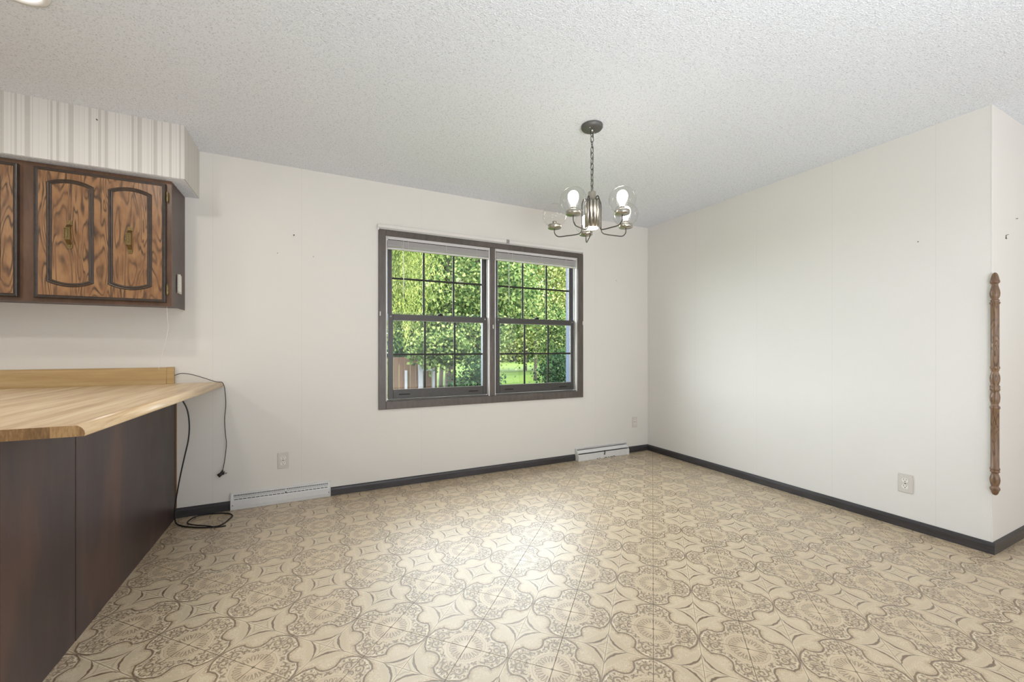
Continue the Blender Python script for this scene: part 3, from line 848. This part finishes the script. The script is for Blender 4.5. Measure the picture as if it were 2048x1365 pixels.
# ------------------------------------------------------------------ peninsula base + counter
base = thing('peninsula_base', (-1.1, 2.5, 0), 'dark mahogany base cabinet of the peninsula under the wood counter', 'base cabinet')
BT = 0.851
MB().box((-1.44, 1.712, 0.0005), (-0.8155, WY - .0005, BT - .0005)).build('carcass', MAT['mahogany_panel'], base)
MB().box((-0.8152, 2.121, 0.0005), (-0.810, WY - .0005, BT), 0.0006).build('side_panel', MAT['mahogany_panel'], base)
MB().box((-0.8152, 1.705, 0.0005), (-0.8112, 2.1195, BT), 0.0006).build('side_panel', MAT['mahogany_panel'], base)
MB().box((-1.44, 1.705, 0.0005), (-0.8155, 1.7115, BT), 0.0006).build('end_panel', MAT['mahogany_panel'], base)
MB().box((-0.8095, WY - .012, 0.066), (-0.8055, WY - .001, BT - .002)).build('raw_edge', MAT['particle_board'], base)
kb = thing('kitchen_base', (-2.5, 3.1, 0), 'dark base cabinet run behind the peninsula along the kitchen wall', 'base cabinet')
MB().box((XL + .001, 2.80, 0.10), (-1.4415, WY - .0005, BT)).build('carcass', MAT['cabinet_side'], kb)
MB().box((XL + .001, 2.87, 0.0005), (-1.4415, WY - .0005, 0.0995)).build('toe_kick', MAT['dark_moulding'], kb)
for k in range(3):
    x = -1.50 - k * 0.68
    dd = MB().box((x - .62, 2.778, 0.16), (x, 2.7992, 0.66), 0.002).build('door', MAT['oak'], kb)
    MB().box((x - .09, 2.758, 0.52), (x - .075, 2.7775, 0.60), 0.002).build('handle', MAT['antique_brass'], dd)
    dw = MB().box((x - .62, 2.778, 0.69), (x, 2.7992, 0.82), 0.002).build('drawer', MAT['oak'], kb)
    MB().box((x - .35, 2.758, 0.748), (x - .27, 2.7775, 0.762), 0.002).build('handle', MAT['antique_brass'], dw)

ct = thing('countertop', (-1.1, 2.5, BT), 'light wood-grain laminate countertop with rolled front edge on the peninsula', 'countertop')
TZ = 0.885; BZ = 0.852
EA = Vector((-0.554, WY - .001, 0)); EB = Vector((-0.614, 1.657, 0))
# cross-section swept along the right edge: inset from the outer edge, z
prof = [(0.62, BZ), (0.0, BZ), (-.0015, BZ + .006), (0.0, BZ + .016), (0.006, BZ + .026), (0.014, BZ + .0318), (0.020, BZ + .0332), (0.026, TZ - .0012), (0.030, TZ), (0.62, TZ)]
m = MB()
ra = [m.bm.verts.new((EA.x - d, EA.y, z)) for d, z in prof]; rb_ = [m.bm.verts.new((EB.x - d, EB.y, z)) for d, z in prof]
for i in range(len(prof)):
    j = (i + 1) % len(prof); f = m.bm.faces.new((ra[i], ra[j], rb_[j], rb_[i])); f.smooth = 1 <= i <= 7
m.bm.faces.new(ra); m.bm.faces.new(rb_[::-1])
poly = [(EA.x - .6195, WY - .001), (EB.x - .6195, 1.657), (-1.47, 1.657), (-1.47, 2.765), (XL + .001, 2.765), (XL + .001, WY - .001)]
m.prism([(x, y, BZ) for x, y in poly], (0, 0, TZ - BZ))
m.build('top', MAT['butcher_laminate'], ct)
m = MB()
pe = [(EB.x - d - (0.0 if d < .6 else .24), z) for d, z in prof]
m.prism([(x, 1.6558, z) for x, z in pe], (0, -.0012, 0)); m.build('edge_band', MAT['edge_band'], ct)
# backsplash with a cove at its foot and a separate end cap
bx1 = -0.815
m = MB(); y0 = WY - .001
pf = [(y0, TZ + .0003), (y0 - .034, TZ + .0003), (y0 - .027, TZ + .004), (y0 - .021, TZ + .012), (y0 - .019, TZ + .022), (y0 - .019, .974), (y0 - .017, .984), (y0 - .012, .991), (y0, .992)]
m.prism([(XL + .001, y, z) for y, z in pf], (bx1 - .040 - XL - .001, 0, 0)); m.build('backsplash', MAT['splash_laminate'], ct)
MB().box((bx1 - .0395, y0 - .0205, TZ + .0003), (bx1, y0, .993), 0.002).build('backsplash_end', MAT['splash_laminate'], ct)

# ------------------------------------------------------------------ cords
pts = [(-0.762, 3.25, 0.848), (-0.752, 3.25, 0.800), (-0.722, 3.25, 0.723), (-0.711, 3.25, 0.627), (-0.716, 3.25, 0.531), (-0.733, 3.25, 0.438), (-0.753, 3.25, 0.329), (-0.770, 3.25, 0.221), (-0.782, 3.25, 0.129), (-0.787, 3.255, 0.060), (-0.785, 3.262, 0.020), (-0.775, 3.25, 0.0055), (-0.745, 3.205, 0.005), (-0.700, 3.165, 0.0045), (-0.643, 3.128, 0.0045), (-0.56, 3.095, 0.0045), (-0.513, 3.118, 0.0045), (-0.486, 3.205, 0.0045), (-0.483, 3.257, 0.0045), (-0.521, 3.310, 0.0045), (-0.611, 3.346, 0.0045), (-0.690, 3.340, 0.0045), (-0.719, 3.277, 0.0045), (-0.710, 3.215, 0.0075), (-0.655, 3.150, 0.012), (-0.60, 3.112, 0.0125), (-0.54, 3.085, 0.005), (-0.49, 3.080, 0.0045)]
o = MB().tube(spline(pts, 8), 0.0040, 8).build('power_cord', MAT['black_rubber'])
tag(o, 'thick black power cord hanging from under the counter and coiled on the floor', 'cord')
c2 = thing('power_cord', (-0.55, 3.36, 0.25), 'thin dark cord draped over the counter corner with a black plug end', 'cord')
pts = [(-0.8145, 3.3705, 0.938), (-0.790, 3.362, 0.948), (-0.765, 3.350, 0.951), (-0.718, 3.340, 0.943), (-0.651, 3.336, 0.918), (-0.600, 3.336, 0.896), (-0.575, 3.338, 0.889), (-0.556, 3.344, 0.887), (-0.547, 3.350, 0.872), (-0.540, 3.356, 0.833), (-0.535, 3.360, 0.731), (-0.542, 3.362, 0.629), (-0.537, 3.362, 0.526), (-0.532, 3.362, 0.457), (-0.543, 3.360, 0.340), (-0.553, 3.356, 0.283)]
MB().tube(spline(pts, 8), 0.0024, 8).build('cable', MAT['grey_cord'], c2)
pl = MB().tube([(-0.553, 3.356, 0.288), (-0.556, 3.354, 0.272), (-0.562, 3.350, 0.262), (-0.575, 3.344, 0.252)], [0.004, 0.008, 0.012, 0.013], 12)
pl.box((-0.560, 3.344, 0.256), (-0.542, 3.362, 0.276), 0.003)
plo = pl.build('plug', MAT['black_rubber'], c2)
MB().box((-0.548, 3.350, 0.278), (-0.538, 3.352, 0.281)).box((-0.541, 3.346, 0.262), (-0.527, 3.348, 0.267)).box((-0.541, 3.356, 0.262), (-0.527, 3.358, 0.267)).build('prong', MAT['chrome'], plo)

# ------------------------------------------------------------------ spindle on the wall corner
sp = [(0.0, 1.524), (0.008, 1.5215), (0.0155, 1.513), (0.0205, 1.499), (0.024, 1.484), (0.0275, 1.476), (0.0280, 1.470), (0.0245, 1.466), (0.0185, 1.462), (0.0175, 1.455), (0.0205, 1.444), (0.026, 1.428), (0.0285, 1.411), (0.0270, 1.397), (0.0225, 1.386), (0.0190, 1.381), (0.0195, 1.378), (0.0245, 1.375), (0.0255, 1.371), (0.0225, 1.368), (0.0235, 1.366), (0.0285, 1.363), (0.0295, 1.358), (0.0265, 1.354), (0.0235, 1.350), (0.0235, 1.02), (0.0260, 1.017), (0.0280, 1.012), (0.0270, 1.007), (0.0235, 1.003), (0.0230, 0.995), (0.0200, 0.992), (0.0205, 0.985), (0.0260, 0.970), (0.0285, 0.955), (0.0270, 0.938), (0.0225, 0.924), (0.0215, 0.918), (0.0270, 0.913), (0.0285, 0.907), (0.0255, 0.902), (0.0280, 0.898), (0.0285, 0.892), (0.0245, 0.886), (0.0220, 0.882), (0.0265, 0.866), (0.0285, 0.850), (0.0265, 0.832), (0.0215, 0.818), (0.0200, 0.812), (0.0225, 0.806), (0.0275, 0.802), (0.0290, 0.796), (0.0270, 0.790), (0.0235, 0.786), (0.0235, 0.476), (0.0260, 0.473), (0.0285, 0.468), (0.0275, 0.463), (0.0240, 0.459), (0.0265, 0.456), (0.0270, 0.451), (0.0215, 0.447), (0.0195, 0.442), (0.0225, 0.434), (0.0275, 0.420), (0.0290, 0.407), (0.0265, 0.392), (0.0215, 0.379), (0.0200, 0.372), (0.0250, 0.368), (0.0290, 0.362), (0.0280, 0.355), (0.0230, 0.350), (0.0200, 0.340), (0.0150, 0.331), (0.0080, 0.326), (0.0, 0.325)]
spx, spy = WX - 0.0142, HY - 0.0142
k_ = 0.975
m = MB().lathe([(r_ * 0.68, h) for r_, h in sp], (spx, spy, 0), 'Z', 28, close=True)
o = m.build('spindle', MAT['spindle_wood']); tag(o, 'tall turned wooden spindle fixed upright on the right wall corner', 'spindle')

# ------------------------------------------------------------------ chandelier
F2 = Vector((0.4384, 0.8988, 0)); R2 = Vector((0.8988, -0.4384, 0))
CC = Vector((1.492, 1.973, 0))
ch = thing('chandelier', (CC.x, CC.y, CH), 'brushed nickel five-arm chandelier with clear glass globes hanging on a chain', 'chandelier')
MB().lathe([(0.0, 2.4135), (0.018, 2.4135), (0.050, 2.4165), (0.058, 2.420), (0.0625, 2.426), (0.0635, 2.4395)], (CC.x, CC.y, 0), 'Z', 40, close=True).build('canopy', MAT['canopy_grey'], ch)
for a in (0.6, 3.7): MB().lathe([(0.0, 2.4105), (0.0035, 2.4115), (0.004, 2.4135)], (CC.x + .035 * math.cos(a), CC.y + .035 * math.sin(a), 0), 'Z', 10, close=True).build('canopy_screw', MAT['chrome'], ch)
MB().lathe([(0.0, 2.404), (0.006, 2.405), (0.008, 2.4132)], (CC.x, CC.y, 0), 'Z', 12, close=True).build('loop_nut', MAT['chrome'], ch)
# chain
L0, w0 = 0.0205, 0.0102
def link_pts(L, w):
    out = []
    for k in range(9): t = -math.pi / 2 + math.pi * k / 8; out.append((w * math.cos(t + math.pi / 2), L - w + w * math.cos(t)))
    for k in range(9): t = math.pi / 2 + math.pi * k / 8; out.append((w * math.cos(t + math.pi / 2), -(L - w) + w * math.cos(t)))
    return out
lk = MB(); q = link_pts(L0, w0)
lk.tube([(x, 0, z) for x, z in q], 0.0020, 6, closed=True)
zc = 2.394; zend = 2.066; nl = 11; stp = (zc - zend) / (nl - 1)
first = None
for k in range(nl):
    p = Vector((CC.x, CC.y, zc - stp * k)); ang = (0.4 if k % 2 == 0 else 1.75) + random.uniform(-.25, .25)
    if first is None:
        first = lk.build('chain_link', MAT['dark_pewter'], None, loc=(0, 0, 0)); first.parent = ch; o = first
    else:
        o = first.copy(); COL.objects.link(o); o.parent = ch
    o.location = p - Vector((CC.x, CC.y, CH)); o.rotation_euler = (0, R(random.uniform(-5, 5)), ang)
cpts = [(CC.x + .004 * math.sin(k * 1.9), CC.y + .004 * math.cos(k * 2.3), 2.405 - (2.405 - 2.047) * k / 16) for k in range(17)]
MB().tube(spline(cpts, 3), 0.0014, 6).build('wire', MAT['grey_cord'], ch)
# body: a cluster of tubes around a core
MB().lathe([(0.0, 2.050), (0.012, 2.050), (0.013, 2.046), (0.0225, 2.045), (0.0235, 2.042), (0.0235, 1.985), (0.030, 1.984), (0.030, 1.835), (0.0, 1.835)], (CC.x, CC.y, 0), 'Z', 28, close=True).build('body', MAT['brushed_nickel'], ch)
for k in range(10):
    a = 2 * math.pi * k / 10 + 0.15
    MB().lathe([(0.0, 1.990), (0.0085, 1.989), (0.0098, 1.984), (0.0098, 1.832), (0.0, 1.832)], (CC.x + .0335 * math.cos(a), CC.y + .0335 * math.sin(a), 0), 'Z', 12, close=True).build('body_tube', MAT['brushed_nickel'], ch)
MB().lathe([(0.0, 1.8285), (0.036, 1.8285), (0.0375, 1.8315), (0.0, 1.8315)], (CC.x, CC.y, 0), 'Z', 28, close=True).build('downlight_lens', MAT['lens_glow'], ch)
RR = 0.228
for i, th in enumerate((1.4, 73.4, 145.4, 217.4, 289.4)):
    d = F2 * math.cos(R(th)) + R2 * math.sin(R(th)); P = CC + d * RR; z = Vector((0, 0, 1))
    a = []
    for k in range(7):       # scroll at the top
        t = math.pi * 1.5 - k * math.pi * 1.5 / 6
        a.append(CC + d * (0.046 + .010 * math.cos(t) - .004) + z * (2.000 + .010 * math.sin(t)))
    a += [CC + d * 0.058 + z * 1.985, CC + d * 0.060 + z * 1.955, CC + d * 0.060 + z * 1.85, CC + d * 0.061 + z * 1.826, CC + d * 0.070 + z * 1.809, CC + d * 0.090 + z * 1.802,
          CC + d * 0.150 + z * 1.799, CC + d * 0.196 + z * 1.798, CC + d * 0.216 + z * 1.806, P + z * 1.825, P + z * 1.852]
    arm = MB().tube(spline(a, 5), 0.0034, 8).build('arm', MAT['dark_pewter'], ch)
    MB().lathe([(0.0, 1.8500), (0.006, 1.8500), (0.0065, 1.8525), (0.040, 1.8525), (0.0415, 1.8545), (0.0415, 1.871), (0.039, 1.873), (0.038, 1.873), (0.038, 1.858), (0.0, 1.858)], (P.x, P.y, 0), 'Z', 32, close=True).build('cup', MAT['brushed_nickel'], ch)
    MB().lathe([(0.0, 1.8585), (0.0135, 1.8585), (0.0135, 1.893), (0.012, 1.895), (0.0, 1.895)], (P.x, P.y, 0), 'Z', 18, close=True).build('socket', MAT['brushed_nickel'], ch)
    gp = []
    r_ = 0.0735; zc_ = 1.932
    for k in range(25):
        t = R(-90 + 31) + (R(90) - R(-59)) * k / 24
        gp.append((max(0.0, r_ * math.cos(t)), zc_ + r_ * math.sin(t)))
    MB().lathe(gp, (P.x, P.y, 0), 'Z', 40, close=True).build('globe', MAT['globe_glass'], ch)
    if i != 4:
        bp = [(0.0, 1.897), (0.0125, 1.897), (0.013, 1.903), (0.016, 1.911), (0.022, 1.922), (0.0275, 1.935), (0.0300, 1.948), (0.0285, 1.961), (0.0235, 1.972), (0.0150, 1.980), (0.0, 1.984)]
        MB().lathe(bp, (P.x, P.y, 0), 'Z', 24, close=True).build('bulb', MAT['bulb_glow'], ch)

# ------------------------------------------------------------------ ceiling lights of the kitchen
for (x, y, lab, e) in ((-0.985, 2.125, 'round recessed ceiling light above the peninsula, at the top left corner', 7.5), (-2.6, 1.5, 'round recessed ceiling light over the kitchen, left of the peninsula', 16)):
    t = thing('ceiling_light', (x, y, CH), lab, 'ceiling light', 'recessed kitchen lights')
    MB().lathe([(0.075, 2.434), (0.082, 2.428), (0.095, 2.430), (0.100, 2.4397), (0.075, 2.4397), (0.075, 2.434)], (x, y, 0), 'Z', 36, close=True).build('trim_ring', MAT['lamp_white'], t)
    MB().lathe([(0.0, 2.437), (0.0745, 2.437)], (x, y, 0), 'Z', 36, close=True).build('lens', MAT['lens_glow'], t)
    lo = light('lamp', 'AREA', (0, 0, 2.426 - CH), (0, 0, 0), e, (1.0, 0.96, 0.91), shape='DISK', size=0.14); lo.parent = t

# ------------------------------------------------------------------ outdoors
GZ = -0.4
g = MB(); g.bm.verts.new((-60, 3.6, GZ)); g.bm.verts.new((90, 3.6, GZ)); g.bm.verts.new((90, 140, GZ)); g.bm.verts.new((-60, 140, GZ)); g.bm.faces.new(list(g.bm.verts))
tag(g.build('lawn', MAT['lawn_grass']), kind='structure')

def leaves(name, P, size, mat, parent, origin, droop=0.0, asp=0.75):
    """P: (n,3) leaf centres; one small four-cornered leaf each"""
    n = len(P); o0 = np.array(origin)
    d = RNG.normal(size=(n, 3)); d[:, 2] -= droop; d /= np.linalg.norm(d, axis=1)[:, None]
    e = np.cross(d, RNG.normal(size=(n, 3))); e /= np.linalg.norm(e, axis=1)[:, None]
    s = size * RNG.uniform(0.6, 1.25, n)[:, None]
    nn = np.cross(d, e)
    Vt = np.stack([P - d * s * .5, P + e * s * asp * .5 + nn * s * .08, P + d * s * .5, P - e * s * asp * .5 + nn * s * .08], 1) - o0
    me = bpy.data.meshes.new(name)
    me.vertices.add(4 * n); me.vertices.foreach_set('co', Vt.reshape(-1).astype(np.float32))
    me.loops.add(4 * n); me.loops.foreach_set('vertex_index', np.arange(4 * n, dtype=np.int32))
    me.polygons.add(n); me.polygons.foreach_set('loop_start', np.arange(0, 4 * n, 4, dtype=np.int32)); me.polygons.foreach_set('loop_total', np.full(n, 4, dtype=np.int32))
    me.update(); me.validate(); me.materials.append(MAT[mat])
    o = bpy.data.objects.new(name, me); COL.objects.link(o); o.parent = parent; o['kind'] = 'stuff'
    return o
def clumps(c, rad, ncl, per, cr, hollow=0.55):
    c = np.array(c); rad = np.array(rad)
    q = RNG.normal(size=(ncl, 3)); q /= np.linalg.norm(q, axis=1)[:, None]
    q *= RNG.uniform(hollow, 1.0, ncl)[:, None]
    C_ = c + q * rad
    return (C_[:, None, :] + RNG.normal(size=(ncl, per, 3)) * cr * np.array([1, 1, 0.7])).reshape(-1, 3)
def trunk(parent, x, y, h, r_, spread):
    m = MB(); m.tube(spline([(x, y, GZ - .1), (x + .05, y, GZ + h * .35), (x - .05, y, GZ + h * .7), (x, y, GZ + h)], 4), [r_ * (1.15 - .75 * k / 12) for k in range(13)], 9)
    m.build('trunk', MAT['bark'], parent, smooth=True)
    for k in range(5):
        a = k * 1.3 + .4; z0 = GZ + h * (.35 + .1 * k)
        MB().tube(spline([(x, y, z0), (x + math.cos(a) * spread * .4, y + math.sin(a) * spread * .4, z0 + h * .16), (x + math.cos(a) * spread * .8, y + math.sin(a) * spread * .8, z0 + h * .22)], 4), [r_ * .4 * (1 - .08 * j) for j in range(9)], 6).build('branch', MAT['bark'], parent, smooth=True)
def tree(name, x, y, cz, rad, ncl, per, cr, size, mat, label, h=None, tr=0.15, cat='tree', hollow=0.55):
    t = thing(name, (x, y, GZ), label, cat, None)
    if tr: trunk(t, x, y, h or cz - GZ, tr, rad[0])
    leaves('foliage', clumps((x, y, cz), rad, ncl, per, cr, hollow), size, mat, t, (x, y, GZ))
    return t
mt = tree('maple_tree', 3.6, 11.6, 3.1, (2.9, 1.9, 2.4), 480, 80, 0.33, 0.105, 'maple_leaf', 'leafy maple tree with low hanging branches behind the left window', 4.6)
leaves('low_foliage', np.concatenate([clumps((2.55, 8.95, 1.12), (0.75, 0.3, 0.42), 46, 70, 0.13, 0.2), clumps((3.7, 9.9, 1.35), (0.9, 0.35, 0.45), 50, 70, 0.15, 0.2)]), 0.085, 'maple_leaf', mt, (3.6, 11.6, GZ), 0.4)
tree('maple_tree', 9.8, 17.5, 4.9, (3.9, 2.6, 3.2), 460, 75, 0.38, 0.14, 'yellow_leaf', 'tall yellow-green tree behind the right window above the lawn', 7.0, 0.08)
tree('maple_tree', 4.5, 15.6, 4.2, (1.5, 1.1, 2.2), 260, 75, 0.36, 0.13, 'maple_leaf', 'upright leafy tree filling the gap above the low maple', 5.0, 0.08)
tree('maple_tree', 13.2, 25.0, 5.0, (6.0, 2.4, 4.8), 560, 70, 0.5, 0.2, 'yellow_leaf', 'bright yellow-green tree behind the low maple', 8.0, 0.12)
tree('garden_bush', 3.3, 8.6, 0.15, (0.72, 0.5, 0.75), 90, 70, 0.13, 0.07, 'dark_leaf', 'dark green bush beside the fence below the left window', None, 0, 'bush', 0.3)
tree('garden_bush', 6.0, 9.3, 0.2, (0.58, 0.5, 0.85), 90, 70, 0.15, 0.07, 'dark_leaf', 'tall dark green bush at the right end of the lawn', None, 0, 'bush', 0.3)
tree('garden_bush', 8.1, 12.9, 1.5, (0.85, 0.7, 1.3), 90, 70, 0.2, 0.09, 'maple_leaf', 'light leafy shrub hanging over the dark bush at the right', 1.6, 0.05, 'bush', 0.3)
for k, (x, y, r_, lab) in enumerate(((10, 42, 3.9, 'leftmost'), (21, 43, 3.9, 'second from left'), (32, 43, 3.9, 'third from left'), (43, 45, 3.9, 'rightmost'))):
    tree('distant_tree', x, y, 3.4, (r_, 2.6, 4.2), 170, 60, 0.8, 0.42, 'dark_leaf', 'dark distant tree at the far end of the lawn, %s of four' % lab, 10, 0.4)
t = thing('distant_hedge', (27, 52, GZ), 'long dark hedge along the far end of the lawn, behind the distant trees', 'hedge')
P_ = RNG.uniform(0, 1, size=(26000, 3)) * np.array([54, 1.6, 3.0]) + np.array([0, 51, GZ])
P_[:, 2] += 0.4 * np.sin(P_[:, 0] * 0.9)
leaves('foliage', P_, 0.42, 'dark_leaf', t, (27, 52, GZ))
# willow: hanging strands
wx_, wy_ = 1.55, 7.9
t = thing('willow_tree', (0.6, wy_ + .8, GZ), 'drooping yellow-green willow at the left edge of the window', 'tree')
trunk(t, 0.6, wy_ + .8, 4.0, 0.16, 1.2)
P_ = []
for k in range(230):
    bx = 0.7 + RNG.beta(1.1, 1.5) * 1.6; by = wy_ + RNG.uniform(-.5, .6); top = RNG.uniform(3.6, 4.4); bot = RNG.uniform(1.05, 2.4) + max(0, bx - 1.6) * 1.0
    nz = int((top - bot) / 0.03)
    zz = np.linspace(top, bot, nz)
    P_.append(np.stack([bx + .03 * np.sin(zz * 3 + k) + RNG.normal(size=nz) * .02, by + RNG.normal(size=nz) * .02, zz], 1))
leaves('foliage', np.concatenate(P_), 0.075, 'willow_leaf', t, (0.6, wy_ + .8, GZ), 2.2, 0.24)
# fence
fn = thing('garden_fence', (1.6, 9.4, GZ), 'brown board fence with white posts at the lower left of the window', 'fence')
for k in range(15):
    x = 0.75 + k * 0.125
    MB().box((x, 9.40 + (k % 2) * .006, GZ), (x + .119, 9.42 + (k % 2) * .006, 0.92), 0.003).build('board', MAT['fence_wood'], fn)
for x in (1.865, 2.175, 2.50):
    w = .055 if x != 2.175 else .1
    MB().box((x, 9.33, GZ), (x + w, 9.395, 1.02 if x == 2.175 else 0.62), 0.004).build('post', MAT['fence_white'], fn)
MB().box((2.25, 9.34, 0.60), (2.56, 9.39, 0.66), 0.004).build('rail', MAT['fence_white'], fn)
